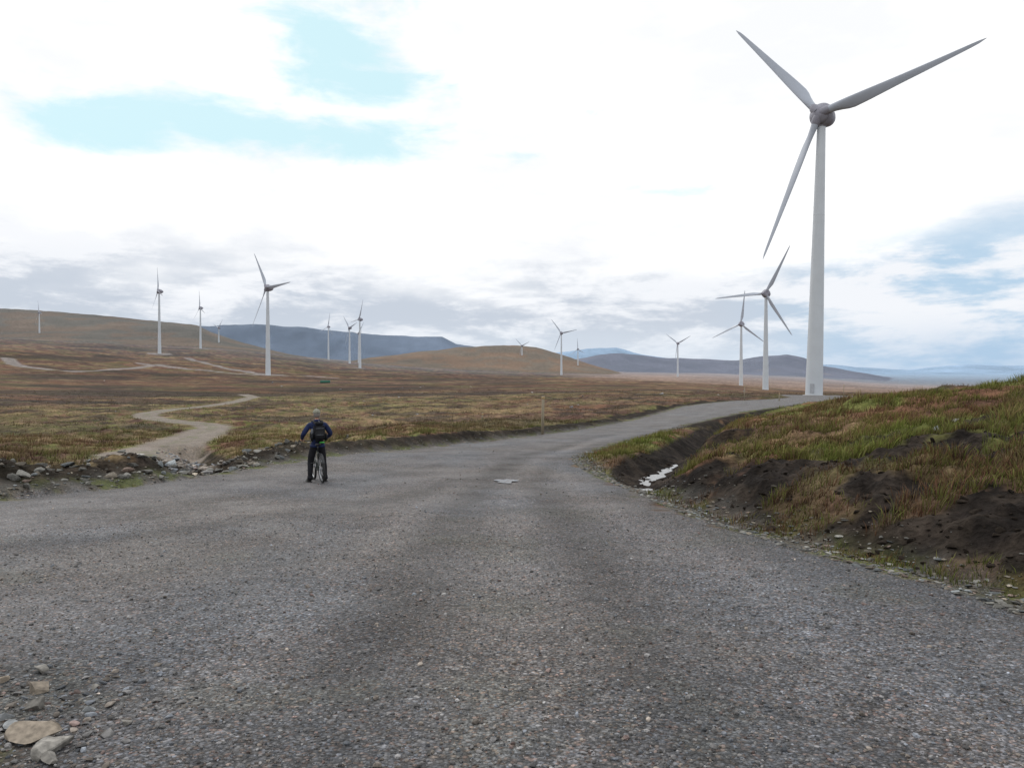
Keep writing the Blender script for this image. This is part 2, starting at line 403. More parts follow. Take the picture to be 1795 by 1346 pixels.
# ------------------------------------------------------------------ scatter helpers
def ico(sub):
    bm=bmesh.new();bmesh.ops.create_icosphere(bm,subdivisions=sub,radius=1.)
    v=np.array([x.co[:] for x in bm.verts]);f=np.array([[l.index for l in x.verts] for x in bm.faces]);bm.free();return v,f
def rockvars(sub,n,flat=.6,rough=.35,cut=(.45,.85),nc=7):
    out=[]
    v,f=ico(sub)
    for k in range(n):
        w=v.copy()
        for _ in range(nc):
            nrm=rng.normal(size=3);nrm/=np.linalg.norm(nrm);o=rng.uniform(*cut)
            dd_=w@nrm;w-=np.outer(np.clip(dd_-o,0,None),nrm)
        w*=1+rough*.3*(rng.random((len(w),1))-.5)
        w*=np.array([1,rng.uniform(.5,.95),flat*rng.uniform(.7,1.2)])
        out.append(w)
    return out,f
def scatter(name,xs,ys,size,variants,f,cols,mat,sink=.3,tilt=.35,smooth=False,dz=0.):
    n=len(xs);zs=terrain(xs,ys)
    vi=rng.integers(0,len(variants),n);Vv=np.stack(variants)[vi]
    a=rng.uniform(0,6.283,n);tx=rng.normal(0,tilt,n)
    ca,sa=np.cos(a),np.sin(a);ct,st=np.cos(tx),np.sin(tx)
    x=Vv[...,0];y=Vv[...,1]*ct[:,None]-Vv[...,2]*st[:,None];z=Vv[...,1]*st[:,None]+Vv[...,2]*ct[:,None]
    X_=(x*ca[:,None]-y*sa[:,None])*size[:,None]+xs[:,None];Y_=(x*sa[:,None]+y*ca[:,None])*size[:,None]+ys[:,None]
    Z_=z*size[:,None]+(zs+size*(.45-sink)+dz)[:,None]
    co=np.stack([X_,Y_,Z_],-1).reshape(-1,3);nv=Vv.shape[1]
    ff=(f[None]+(np.arange(n)*nv)[:,None,None]).reshape(-1,3)
    me=mk_mesh(name,co,ff,np.repeat(cols,nv,0),None,smooth,mat);return obj(name,me)
def polar(n,a0,a1,r0,r1,p=1.):
    a=np.radians(rng.uniform(a0,a1,n));r=np.exp(rng.random(n)**p*(math.log(r1)-math.log(r0))+math.log(r0))
    return r*np.sin(a),r*np.cos(a)
STONE=attr_mat('stone',.8,30,.25)
def stonecol(n,base=.17,var=.45):
    l=base*np.exp(rng.normal(0,var,n))
    t=rng.random(n);c=np.ones((n,3))*np.array([1,.98,.97])
    c=np.where((t<.2)[:,None],np.array([1.12,.98,.85]),c);c=np.where((t>.93)[:,None],np.array([1.2,.9,.82]),c);c=np.where(((t>.6)&(t<.8))[:,None],np.array([.92,1.,1.12]),c)
    return np.clip(c*l[:,None],.02,.6)
xs,ys=polar(36000,-42,42,2.6,13,.85)
k=terrain(xs,ys,True)['d']<.5;xs,ys=xs[k],ys[k]
sz=.0042+.010*rng.random(len(xs))**4+.00035*np.hypot(xs,ys)
v1,f1=rockvars(1,14,.65)
v2,f2=rockvars(2,14,.5,.25,(.3,.75),9)
scatter('gravel',xs,ys,sz,v1,f1,stonecol(len(xs),.135,.42),STONE,.25)
xs,ys=polar(1500,-42,42,3,40)
k=terrain(xs,ys,True)['d']<0;xs,ys=xs[k],ys[k]
scatter('loose_stones',xs,ys,rng.uniform(.010,.024,len(xs))*(1+np.hypot(xs,ys)/50),v1,f1,stonecol(len(xs),.16,.4),STONE,.2)
ex,ey=[],[]
for a,b in zip(ROAD[:-1],ROAD[1:]):
    L_=np.hypot(*(b-a));mid=(a+b)/2
    if mid[1]<-1 or mid[1]>60 or mid[0]<-30: continue
    right=mid[0]>1.5 and mid[1]<30
    n=int(L_*(230 if right else 60))
    t=rng.random(n);nn=np.array([(b-a)[1],-(b-a)[0]])/L_
    off=np.abs(rng.normal(.1,.42,n)) if right else np.abs(rng.normal(0,.45,n))
    ex.append(a[0]+t*(b-a)[0]+nn[0]*off);ey.append(a[1]+t*(b-a)[1]+nn[1]*off)
ex=np.concatenate(ex);ey=np.concatenate(ey)
k=(terrain(ex,ey,True)['out']<1.5)&(np.hypot(ex,ey)>2.5);ex,ey=ex[k],ey[k]
vs,fs=rockvars(2,12,.22,.2,(.3,.75),9)
scatter('verge_stones',ex,ey,.012+.065*rng.random(len(ex))**4,vs,fs,stonecol(len(ex),.13,.38)*np.array([1,1,.92]),STONE,.3,.2)
n=9500
xs=rng.uniform(-26,-7.4,n);ys=rng.uniform(11,36,n);S=terrain(xs,ys,True)
k=(S['out']>.2)&(S['out']<rng.uniform(.8,5.5,n))&(~S['right']);xs,ys=xs[k],ys[k]
scatter('rubble_bank',xs,ys,.03+.20*rng.random(len(xs))**4,v2,f2,stonecol(len(xs),.14,.40)*np.array([1.,1.,.92]),STONE,.3,.5)
t=rng.random(500);gx=np.interp(t,[0,.3,.65,1],[p_[0] for p_ in GULLY])+rng.normal(-.4,.5,500);gy=np.interp(t,[0,.3,.65,1],[p_[1] for p_ in GULLY])+rng.normal(0,.5,500)
scatter('gully_stones',gx,gy,.05+.16*rng.random(500)**2.5,v2,f2,stonecol(500,.18,.35),STONE,.3,.4)
v3,f3=rockvars(3,8,.45,.05,(.3,.7),10)
rx=np.array([-2.36,-2.20,-2.12,-2.62,-2.75,-2.45,-2.00,-2.95,-2.7,-2.5,-3.1,-2.55,-2.3]);ry=np.array([3.80,3.66,3.52,4.2,4.45,4.5,3.95,4.8,4.05,3.6,4.6,3.92,4.15])
rs=np.array([.15,.13,.08,.08,.09,.05,.04,.09,.07,.09,.07,.07,.05])
scatter('rocks',rx,ry,rs,v3,f3,stonecol(len(rx),.20,.15)*np.array([1.03,1,.92]),STONE,.22,.1,False)
n=700;xs=rng.normal(-2.6,.45,n);ys=rng.normal(4.0,.5,n);k=(xs<-1.75)&(np.hypot(xs,ys)>2.8);xs,ys=xs[k],ys[k]
scatter('rock_scree',xs,ys,.008+.036*rng.random(len(xs))**3,v2,f2,stonecol(len(xs),.15,.38),STONE,.25)
xs,ys=polar(70,-34,34,70,420);S=terrain(xs,ys,True);k=(S['out']>5)&(S['tr']>4);xs,ys=xs[k],ys[k]
scatter('moor_boulders',xs,ys,(.10+.18*rng.random(len(xs))**2)*(1+np.hypot(xs,ys)/180),v2,f2,stonecol(len(xs),.26,.25),STONE,.25)
bx=np.array([9.3,9.6]);by=np.array([16.8,16.7]);scatter('bank_rocks',bx,by,np.array([.17,.12]),v3,f3,stonecol(2,.26,.1),STONE,.1,.2,False)
n=13000;xs,ys=polar(n,-36,44,4.5,30);S=terrain(xs,ys,True);_,g_,p_z=surface(xs,ys,S);k=(S['out']>.5)&(p_z>.45);xs,ys=xs[k],ys[k]
PEAT=attr_mat('peat_clod',.97,20,.05)
scatter('peat_clods',xs,ys,.012+.09*rng.random(len(xs))**3,v2,f2,np.tile([.020,.016,.013],(len(xs),1))*rng.uniform(.6,1.8,(len(xs),1)),PEAT,.3,.6)

# ------------------------------------------------------------------ grass and heather
def tufts(name,xs,ys,nb,hgt,wid,cols,spread,lean=.5,mat=None):
    n=len(xs)
    T=np.repeat(np.arange(n),nb);m=len(T)
    a=rng.uniform(0,6.283,m);rr=rng.random(m)**.6*spread[T]
    bx=xs[T]+rr*np.cos(a);by=ys[T]+rr*np.sin(a);bz=terrain(bx,by)-.015
    h=hgt[T]*rng.uniform(.5,1.15,m);w=wid[T]*rng.uniform(.6,1.3,m)
    la=a+rng.normal(0,.7,m);ln=h*rng.uniform(.1,1,m)*lean
    wa=rng.uniform(0,6.283,m);wx=np.cos(wa)*w/2;wy=np.sin(wa)*w/2
    def pt(f,side):
        cx=bx+np.cos(la)*ln*f**1.8+.12*h*f;cy=by+np.sin(la)*ln*f**1.8;cz=bz+h*f*(1-.25*f*rng.random())
        return np.stack([cx+wx*side,cy+wy*side,cz],-1)
    P=np.stack([pt(0,-1),pt(0,1),pt(.55,.75),pt(.55,-.75),pt(1,0)],1)
    c0=cols[T]*rng.uniform(.6,1.35,(m,1))
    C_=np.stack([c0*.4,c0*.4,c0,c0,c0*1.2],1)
    base=(np.arange(m)*5)[:,None]
    tri=np.concatenate([base+[0,1,2],base+[0,2,3],base+[3,2,4]],0)
    me=mk_mesh(name,P.reshape(-1,3),tri,np.clip(C_.reshape(-1,3),.005,.8),None,True,mat);return obj(name,me)
GR=attr_mat('grass_blades',.85,None,.08)
PAL=np.array([[.125,.155,.028],[.225,.170,.08],[.150,.074,.042],[.090,.052,.036],[.155,.160,.045]])
def tuftcol(x,y,S,k=.6):
    c,g,pz=surface(x,y,S)
    n=len(x);t=rng.random(n);f=fbm(x*.55+20,y*.55,3)
    nearb=np.exp(-((S['out']-1.8)/1.8)**2)
    w=np.stack([.25+2.6*sstep(.44,.54,f)+1.9*nearb,.25*np.ones(n),.3+1.7*sstep(.52,.40,f),.5+.9*sstep(.54,.42,f),.5+1.*sstep(.44,.56,f)],1)
    w/=w.sum(1,keepdims=True);cw=np.cumsum(w,1);idx=(t[:,None]>cw).sum(1).clip(0,4)
    return (1-k)*c*1.15+k*PAL[idx],g,pz
for (nm,N_,a0,a1,r0,r1,nb,h0,w0,sp) in [('bank_grass',20000,0,44,5,45,17,.21,.0060,.11),('heather_grass',20000,-44,16,14,60,12,.24,.010,.16),('moor_grass',17000,-40,40,45,260,7,.21,.022,.28)]:
    xs,ys=polar(N_,a0,a1,r0,r1);S=terrain(xs,ys,True)
    c,g,pz=tuftcol(xs,ys,S,.65 if nm=='bank_grass' else .25)
    k=(S['out']>.35)&(S['tr']>1.7)&(rng.random(len(xs))>pz*1.15)&(rng.random(len(xs))>.9*g)
    if nm=='bank_grass': k&=S['right']
    if nm=='heather_grass': k&=~S['right']
    k&=~((xs<-8)&(ys<34)&(S['out']<5)&(rng.random(len(xs))<.75))
    k&=rng.random(len(xs))<.3+1.3*sstep(.38,.6,fbm(xs*1.9+11,ys*1.9,2))
    xs,ys,c=xs[k],ys[k],c[k];r=np.hypot(xs,ys)
    edge=sstep(.3,1.6,S['out'][k])
    hh=h0*(.15+1.7*fbm(xs*1.3,ys*1.3,3)**1.3)*(.5+.5*edge)
    c=c*(.55+.9*fbm(xs*1.3,ys*1.3,3))[:,None]
    sc=np.sqrt(np.clip(r/r0,1,12))
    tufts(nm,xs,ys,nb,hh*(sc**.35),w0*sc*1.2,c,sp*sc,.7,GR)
xs,ys=polar(300,-40,40,3,16,.8);S=terrain(xs,ys,True);f=fbm(xs*.7+60,ys*.7,3);k=(S['d']<-.1)&(f>.52);xs,ys=xs[k],ys[k];n=len(xs)
tufts('road_weeds',xs,ys,16,np.full(n,.022),np.full(n,.006),np.tile([.11,.16,.03],(n,1)),np.full(n,.045),.9,GR)

# ------------------------------------------------------------------ water
def sheet(name,outline,zf,mat):
    bm=bmesh.new();vs=[bm.verts.new((x,y,zf(x,y))) for x,y in outline];f=bm.faces.new(vs)
    bmesh.ops.triangulate(bm,faces=[f]);bmesh.ops.recalc_face_normals(bm,faces=bm.faces)
    me=bpy.data.meshes.new(name);bm.to_mesh(me);bm.free()
    if me.polygons[0].normal.z<0: me.flip_normals()
    me.materials.append(mat);return obj(name,me)
WM,nt,b=newmat('water');b.inputs['Base Color'].default_value=(.02,.02,.018,1);b.inputs['Roughness'].default_value=.05;b.inputs['IOR'].default_value=1.5;b.inputs['Specular IOR Level'].default_value=.7
geo=N(nt,'ShaderNodeNewGeometry');n_=N(nt,'ShaderNodeTexNoise');nt.links.new(geo.outputs['Position'],n_.inputs['Vector']);n_.inputs['Scale'].default_value=5
bp=N(nt,'ShaderNodeBump');bp.inputs['Distance'].default_value=.01;nt.links.new(n_.outputs['Fac'],bp.inputs['Height']);nt.links.new(bp.outputs[0],b.inputs['Normal'])
D_=np.array(DITCH[:5]);t=np.linspace(0,1,14)
cx=np.interp(t*8.4+18.5,D_[:,1],D_[:,0]);cy=t*8.4+18.5
sheet('ditch_water',list(zip(cx-.8,cy))+list(zip((cx+.8)[::-1],cy[::-1])),lambda x,y:-1.612,WM)
tp=np.linspace(0,6.283,40,endpoint=False);rp=1+.22*np.sin(3*tp)+.18*np.sin(5*tp+1)+.1*np.sin(9*tp)
PO=[(-.15+.25*a_*math.cos(q_),19.0+.5*a_*math.sin(q_)) for a_,q_ in zip(rp,tp)]
zz=float(terrain(np.array([-.15]),np.array([19.]))[0])
sheet('puddle',PO,lambda x,y:zz+.024-(y-19)*.045,WM)

# ------------------------------------------------------------------ wind turbines
TW=plain('turbine_paint',(.56,.60,.64),.45,.05,.3,spec=.4)
NC=plain('nacelle_paint',(.27,.27,.32),.5,.08,1.,spec=.4)
BL=plain('blade_paint',(.41,.45,.52),.4,.05,.4,spec=.4)
def lathe(name,prof,seg,mat,axis='z'):
    prof=np.array(prof,float);n=len(prof);a=np.linspace(0,2*math.pi,seg,endpoint=False)
    r=prof[:,0][:,None];h=prof[:,1][:,None]*np.ones((1,seg))
    x=r*np.cos(a);y=r*np.sin(a)
    co=np.stack([x,y,h],-1) if axis=='z' else np.stack([x,h,-y],-1)
    co=co.reshape(-1,3);i=np.arange(n-1)[:,None];j=np.arange(seg)[None];j2=(j+1)%seg
    f=np.stack([i*seg+j,i*seg+j2,(i+1)*seg+j2,(i+1)*seg+j],-1).reshape(-1,4)
    return mk_mesh(name,co,f,None,None,True,mat)
def tower_prof(h):
    return [((1.80*(1-k/24)+.86*(k/24)),h*k/24) for k in range(0,25)]
base_me=lathe('foundation_ring',[(2.3,-3),(2.3,.06),(2.25,.1),(1.7,.12)],32,plain('concrete',(.32,.31,.30),.9))
flange_me=[lathe('flange',[(rr,-.06),(rr+.02,-.05),(rr+.02,.05),(rr,.06)],48,TW) for rr in (1.80*(2/3)+.86/3,1.8/3+.86*2/3)]
nac=[(0.01,-2.1),(.9,-2.05),(1.35,-1.8),(1.75,-1.3),(2.35,-.85),(2.6,-.4),(2.62,.1),(2.4,.2),(2.35,.5),(2.3,1.2),(2.05,2.2),(1.6,3.2),(1.0,4.0),(.4,4.4),(.01,4.5)]
nacelle_me=lathe('nacelle',[(r*.98,y) for r,y in nac[4:]],40,NC,'y')
spin_me=lathe('spinner',[(r,y) for r,y in nac[:5]]+[(2.3,-.8)],40,NC,'y')
neck_me=lathe('yaw_ring',[(.9,0),(1.05,.05),(1.05,1.0),(1.2,1.8)],32,NC)
def blade_mesh():
    ns=26;nc=20;co=[]
    for k in range(ns):
        t=k/(ns-1)
        ch=np.interp(t,[0,.04,.10,.18,.3,.5,.75,.93,.985,1],[1.5,1.5,1.8,2.45,2.2,1.6,1.05,.65,.4,.08])
        th=np.interp(t,[0,.04,.10,.18,.3,.5,.75,1],[1.5,1.5,1.15,.7,.45,.28,.15,.03])
        tw=math.radians(np.interp(t,[0,.1,.2,.4,.7,1],[28,26,20,10,4,1]))+math.radians(8)
        circ=np.interp(t,[0,.05,.18],[1,1,0])
        for m in range(nc):
            a=2*math.pi*m/nc;cx=math.cos(a);sy=math.sin(a)
            ax=ch*.5*cx+(ch*.18)*(1-circ);ay=th*.5*sy*(circ+(1-circ)*(.35+.65*(1-(cx+1)/2)**.6))
            x=ax*math.cos(tw)-ay*math.sin(tw);y=ax*math.sin(tw)+ay*math.cos(tw)
            co.append((x,y-.9*t*t,1.0+t*30.))
    f=[]
    for k in range(ns-1):
        for m in range(nc): f.append((k*nc+m,k*nc+(m+1)%nc,(k+1)*nc+(m+1)%nc,(k+1)*nc+m))
    return mk_mesh('blade',co,f,None,None,True,BL)
blade_me=blade_mesh()
cuff_me=lathe('blade_root',[(1.0,.6),(1.0,1.9),(.8,2.3),(.76,2.5)],24,NC)
for n_i,(x,y,hz,psi,phi,L_) in enumerate(TURB):
    gz=float(terrain(np.array([x]),np.array([y]))[0])
    e=bpy.data.objects.new('wind_turbine',None);COL.objects.link(e);e.location=(x,y,gz)
    H_=hz-gz-1.9
    tm=obj('tower',lathe('tower',tower_prof(H_),48 if n_i==0 else 20,TW),e)
    obj('foundation_ring',base_me,e)
    if n_i==0:
        e.rotation_euler=(0,math.radians(1.2),0)
        for q_,fl in enumerate(flange_me): o_=obj('flange_%d'%(q_+1),fl,e);o_.location=(0,0,H_*(q_+1)/3)
    head=bpy.data.objects.new('rotor_head',None);COL.objects.link(head);head.parent=e
    head.location=(0,0,H_+1.9)
    head.rotation_euler=Matrix.Rotation(-math.radians(psi-180),3,'Z').to_euler()
    yr=obj('yaw_ring',neck_me,e);yr.location=(0,0,H_-.6)
    t5=bpy.data.objects.new('nacelle_frame',None);COL.objects.link(t5);t5.parent=head;t5.rotation_euler=(-math.radians(4),0,0)
    obj('nacelle',nacelle_me,t5);obj('spinner',spin_me,t5)
    for k in range(3):
        al=math.radians(-(90-(phi+120*k)))
        rot=Matrix.Rotation(al,4,'Y')
        b_=obj('blade_%d'%(k+1),blade_me,t5);b_.matrix_local=Matrix.Translation((0,-1.2,0))@rot@Matrix.Scale(L_/31.,4)
        b2=obj('blade_root_%d'%(k+1),cuff_me,t5);b2.matrix_local=Matrix.Translation((0,-1.2,0))@rot
bm=bmesh.new();bmesh.ops.create_cube(bm,size=1.);
for v in bm.verts: v.co=Vector((v.co.x*.9,v.co.y*.2,v.co.z*2.1))
bmesh.ops.bevel(bm,geom=bm.edges[:],offset=.05,segments=2,affect='EDGES')
me=bpy.data.meshes.new('door');bm.to_mesh(me);bm.free();me.materials.append(plain('door_paint',(.4,.42,.45),.5))
dr=obj('door',me,bpy.data.objects['wind_turbine']);an=math.radians(215);dr.location=(1.75*math.sin(an),1.75*math.cos(an),1.5);dr.rotation_euler=(0,0,-an)

# ------------------------------------------------------------------ generic mesh builder for small objects
class B:
    def __init__(s): s.bm=bmesh.new();s.mats=[]
    def mi(s,m):
        if m not in s.mats:s.mats.append(m)
        return s.mats.index(m)
    def _fin(s,vs,m):
        i=s.mi(m)
        fs=set(f for v in vs for f in v.link_faces)
        for f in fs: f.material_index=i;f.smooth=True
    def tube(s,a,b,r,m,r2=None,seg=10):
        a=Vector(a);b=Vector(b);d=b-a;r2=r if r2 is None else r2
        M=Matrix.Translation((a+b)/2)@d.to_track_quat('Z','Y').to_matrix().to_4x4()
        o=bmesh.ops.create_cone(s.bm,cap_ends=True,segments=seg,radius1=r,radius2=r2,depth=d.length,matrix=M);s._fin(o['verts'],m)
    def torus(s,c,R,r,m,axis=(1,0,0),seg=40,rs=8):
        q=Vector(axis).to_track_quat('Z','Y').to_matrix();c=Vector(c);vs=[]
        for i in range(seg):
            A_=2*math.pi*i/seg
            for j in range(rs):
                B_=2*math.pi*j/rs;p_=q@Vector(((R+r*math.cos(B_))*math.cos(A_),(R+r*math.cos(B_))*math.sin(A_),r*math.sin(B_)))
                vs.append(s.bm.verts.new(c+p_))
        for i in range(seg):
            for j in range(rs):
                s.bm.faces.new((vs[i*rs+j],vs[((i+1)%seg)*rs+j],vs[((i+1)%seg)*rs+(j+1)%rs],vs[i*rs+(j+1)%rs]))
        s._fin(vs,m)
    def box(s,c,size,m,bev=.02,rot=None,taper=None,seg=3):
        o=bmesh.ops.create_cube(s.bm,size=1.);vs=o['verts']
        for v in vs:
            v.co=Vector((v.co.x*size[0],v.co.y*size[1],v.co.z*size[2]))
            if taper and v.co.z>0: v.co.x*=taper[0];v.co.y*=taper[1]
        es=list(set(e for v in vs for e in v.link_edges))
        r=bmesh.ops.bevel(s.bm,geom=es,offset=bev,segments=seg,affect='EDGES')
        vs=list(set(v for f in r['faces'] for v in f.verts)|set(v for v in vs if v.is_valid))
        M=Matrix.Translation(c)@(rot.to_matrix().to_4x4() if rot else Matrix())
        for v in vs:v.co=M@v.co
        s._fin(vs,m)
    def ball(s,c,sc,m,rot=None,sub=3):
        o=bmesh.ops.create_icosphere(s.bm,subdivisions=sub,radius=1.);vs=o['verts']
        for v in vs:
            w=Vector((v.co.x*sc[0],v.co.y*sc[1],v.co.z*sc[2]))
            if rot:w=rot@w
            v.co=w+Vector(c)
        s._fin(vs,m);return vs
    def done(s,name,parent=None):
        me=bpy.data.meshes.new(name);s.bm.normal_update();s.bm.to_mesh(me);s.bm.free()
        for m in s.mats:me.materials.append(m)
        return obj(name,me,parent)
def H1(x,y): return float(terrain(np.array([float(x)]),np.array([float(y)]))[0])

# ------------------------------------------------------------------ cyclist and bicycle
PX,PY=-4.80,18.95
HEAD_=math.radians(25)
gz=H1(PX,PY)
rubber=plain('tyre_rubber',(.02,.02,.02),.8);blk=plain('black_paint',(.02,.021,.024),.35);steel=plain('alloy',(.45,.46,.48),.3,.1,8,metal=.9)
jack=plain('navy_fabric',(.018,.028,.085),.75,.3,9,bump=.01,spec=.2);trou=plain('black_trousers',(.014,.014,.018),.8,.3,9,bump=.01,spec=.2);shoe=plain('boot_leather',(.02,.018,.016),.6)
skin=plain('skin',(.48,.28,.2),.55,.06,10);hair=plain('grey_hair',(.22,.2,.18),.8,.3,60);capm=plain('cap_fabric',(.24,.24,.19),.85,.3,30);pack=plain('backpack_fabric',(.011,.012,.015),.7,.3,12,bump=.008,spec=.25);grn=plain('green_fabric',(.08,.42,.07),.6);gry=plain('grey_fabric',(.12,.13,.15),.7);frm=plain('frame_paint',(.05,.06,.055),.3)
eye_w=plain('eye_white',(.7,.7,.68),.3);eye_d=plain('iris',(.04,.03,.02),.3)
per=bpy.data.objects.new('cyclist',None);COL.objects.link(per);per.location=(PX,PY,gz);per.rotation_euler=(0,0,HEAD_)
bike=bpy.data.objects.new('bicycle',None);COL.objects.link(bike);
fx,fy=-math.sin(HEAD_),math.cos(HEAD_)
z0=H1(PX-fx*.5,PY-fy*.5);z1=H1(PX+fx*.56,PY+fy*.56)
bike.location=(PX+.03,PY,(z0*.56+z1*.5)/1.06+.005)
bike.rotation_euler=(Matrix.Rotation(HEAD_,3,'Z')@Matrix.Rotation(math.atan2(z1-z0,1.06),3,'X')@Matrix.Rotation(math.radians(-4),3,'Y')).to_euler()
RW,FWY=-.5,.56;WR=.345
for nm,wy in (('rear_wheel',RW),('front_wheel',FWY)):
    w=B();w.torus((0,wy,WR),WR-.027,.027,rubber,seg=56);w.torus((0,wy,WR),WR-.062,.014,steel,seg=56,rs=6)
    for k in range(28):
        a=2*math.pi*k/28;sx=.03*(1 if k%2 else -1)
        w.tube((sx,wy+.02*math.cos(a),WR+.02*math.sin(a)),(0,wy+(WR-.07)*math.cos(a+.25*(1 if k%4<2 else -1)),WR+(WR-.07)*math.sin(a+.25*(1 if k%4<2 else -1))),.0016,steel,seg=4)
    w.tube((-.05,wy,WR),(.05,wy,WR),.022,steel);w.tube((-.068,wy,WR),(.068,wy,WR),.008,blk)
    w.torus((-.04,wy,WR),.075,.006,steel,seg=30,rs=4)
    if nm=='rear_wheel':
        for q_,rr in enumerate((.055,.047,.038,.03)): w.torus((.028+q_*.006,wy,WR),rr,.004,blk,seg=24,rs=4)
    w.done(nm,bike)
f_=B();BBp=(0,-.07,.30);ST=(0,-.22,.74);HT=(0,.40,.83);HB=(0,.445,.70)
f_.tube(BBp,ST,.018,frm);f_.tube(ST,HT,.019,frm);f_.tube(BBp,HB,.024,frm);f_.tube(HB,HT,.026,frm);f_.tube((-.04,BBp[1],BBp[2]),(.04,BBp[1],BBp[2]),.024,frm)
for sx in (-1,1):
    f_.tube((sx*.02,BBp[1]-.03,.30),(sx*.062,RW,WR),.010,frm);f_.tube((sx*.015,ST[1],.70),(sx*.062,RW,WR),.009,frm)
    f_.tube((sx*.055,HB[1]+.01,.70),(sx*.058,FWY,WR),.017,blk,.013)
f_.tube((-.06,HB[1]+.01,.70),(.06,HB[1]+.01,.70),.02,blk)
f_.tube(ST,(0,-.275,.90),.014,blk)
f_.done('frame',bike)
s_=B();s_.box((0,-.33,.925),(.15,.13,.05),blk,.022);s_.box((0,-.21,.925),(.05,.17,.035),blk,.015);s_.tube((0,-.34,.90),(0,-.2,.90),.006,steel)
s_.done('saddle',bike)
s_=B();s_.tube(HT,(0,.375,.92),.016,blk);s_.tube((0,.375,.92),(0,.45,.985),.016,blk)
s_.tube((-.12,.45,.99),(.12,.45,.99),.015,blk)
for sx in (-1,1):
    s_.tube((sx*.12,.45,.99),(sx*.2,.43,1.01),.012,blk);s_.tube((sx*.2,.43,1.01),(sx*.335,.40,1.01),.011,blk);s_.tube((sx*.22,.428,1.01),(sx*.34,.40,1.01),.017,rubber)
    s_.tube((sx*.2,.47,1.0),(sx*.3,.47,.985),.005,steel)
s_.done('handlebar',bike)
s_=B();s_.torus((.045,-.07,.30),.085,.005,blk,seg=32,rs=4);s_.tube((.05,-.07,.30),(.065,-.09,.135),.011,steel);s_.tube((-.05,-.07,.30),(-.065,-.05,.465),.011,steel)
s_.box((.115,-.09,.13),(.09,.075,.02),blk,.006);s_.box((-.115,-.05,.47),(.09,.075,.02),blk,.006)
s_.tube((.05,-.07,.385),(.04,RW,WR+.045),.004,blk,seg=5);s_.tube((.05,-.07,.215),(.04,RW,WR-.05),.004,blk,seg=5)
s_.done('crankset',bike)
s_=B();
for k in range(9):
    a=math.radians(25+k*12);a2=math.radians(25+(k+1)*12);R_=WR+.03
    c1=(0,RW-R_*math.cos(a),WR+R_*math.sin(a));c2=(0,RW-R_*math.cos(a2),WR+R_*math.sin(a2))
    s_.box(((0),(c1[1]+c2[1])/2,(c1[2]+c2[2])/2),(.055,.088,.006),blk,.002,rot=Matrix.Rotation(math.atan2(c2[2]-c1[2],c2[1]-c1[1]),3,'X').to_quaternion(),seg=1)
s_.tube((0,RW+.0,WR+.375),(0,-.25,.72),.006,blk)
s_.done('mudguard',bike)

def skinned(name,verts,edges,radii,root,sub=2,parent=None):
    me=bpy.data.meshes.new(name+'_m');me.from_pydata([Vector(v) for v in verts],edges,[]);o=bpy.data.objects.new(name+'_tmp',me);COL.objects.link(o)
    md=o.modifiers.new('s','SKIN');md.use_smooth_shade=True;md.branch_smoothing=.6
    for i_,r in enumerate(radii):
        rr=r if isinstance(r,tuple) else (r,r)
        me.skin_vertices[0].data[i_].radius=rr;me.skin_vertices[0].data[i_].use_root=(i_==root)
    m2=o.modifiers.new('b','SUBSURF');m2.levels=sub;m2.render_levels=sub
    dg=bpy.context.evaluated_depsgraph_get();dg.update();ev=o.evaluated_get(dg);nm=bpy.data.meshes.new_from_object(ev)
    bpy.data.objects.remove(o);nm.name=name
    nm.polygons.foreach_set('use_smooth',np.full(len(nm.polygons),True))
    return obj(name,nm,parent)
SV=[];SE=[];SR=[]
def sv(p_,r,par=None):
    SV.append(p_);SR.append(r);i_=len(SV)-1
    if par is not None: SE.append((par,i_))
    return i_
pel=sv((0,-.04,.96),(.16,.13));wa=sv((0,-.03,1.08),(.155,.125),pel);ch=sv((0,-.01,1.24),(.175,.135),wa);up=sv((0,.0,1.40),(.16,.11),ch)
nk=sv((0,.03,1.50),.064,up);nk2=sv((0,.05,1.57),.055,nk)
for sx in (-1,1):
    sh=sv((sx*.185,0,1.42),.084,up);el=sv((sx*.325,.00,1.20),.066,sh);el2=sv((sx*.335,.08,1.15),.058,el);wr=sv((sx*.30,.345,1.045),.036,el2)
    hp=sv((sx*.10,-.03,.88),.118,pel);kn=sv((sx*.155,.05,.50),.080,hp);cf=sv((sx*.17,-.01,.34),.074,kn);ak=sv((sx*.18,-.03,.10),.056,cf);hl=sv((sx*.18,-.04,.055),.05,ak);to=sv((sx*.205,.13,.045),.04,hl);to2=sv((sx*.213,.19,.04),.03,to)
body=skinned('body',SV,SE,SR,0,2,per)
body.data.materials.clear()
for m in (trou,jack,shoe,skin): body.data.materials.append(m)
for pg in body.data.polygons:
    c_=pg.center
    pg.material_index=2 if c_.z<.125 else (3 if c_.z>1.52 else (1 if (c_.z>.90) else 0))
h=B()
def ring(c,rx,ry,r,m,tiltx=0,seg=28):
    vs=[]
    for i_ in range(seg):
        A_=2*math.pi*i_/seg
        for j_ in range(8):
            B_=2*math.pi*j_/8;vs.append(h.bm.verts.new(Vector(c)+Vector(((rx+r*math.cos(B_))*math.cos(A_),(ry+r*math.cos(B_))*math.sin(A_),r*1.6*math.sin(B_)+tiltx*math.sin(A_)))))
    for i_ in range(seg):
        for j_ in range(8): h.bm.faces.new((vs[i_*8+j_],vs[((i_+1)%seg)*8+j_],vs[((i_+1)%seg)*8+(j_+1)%8],vs[i_*8+(j_+1)%8]))
    h._fin(vs,m)
ring((0,-.035,.90),.165,.14,.022,jack);ring((0,.025,1.50),.064,.064,.022,jack,-.01)
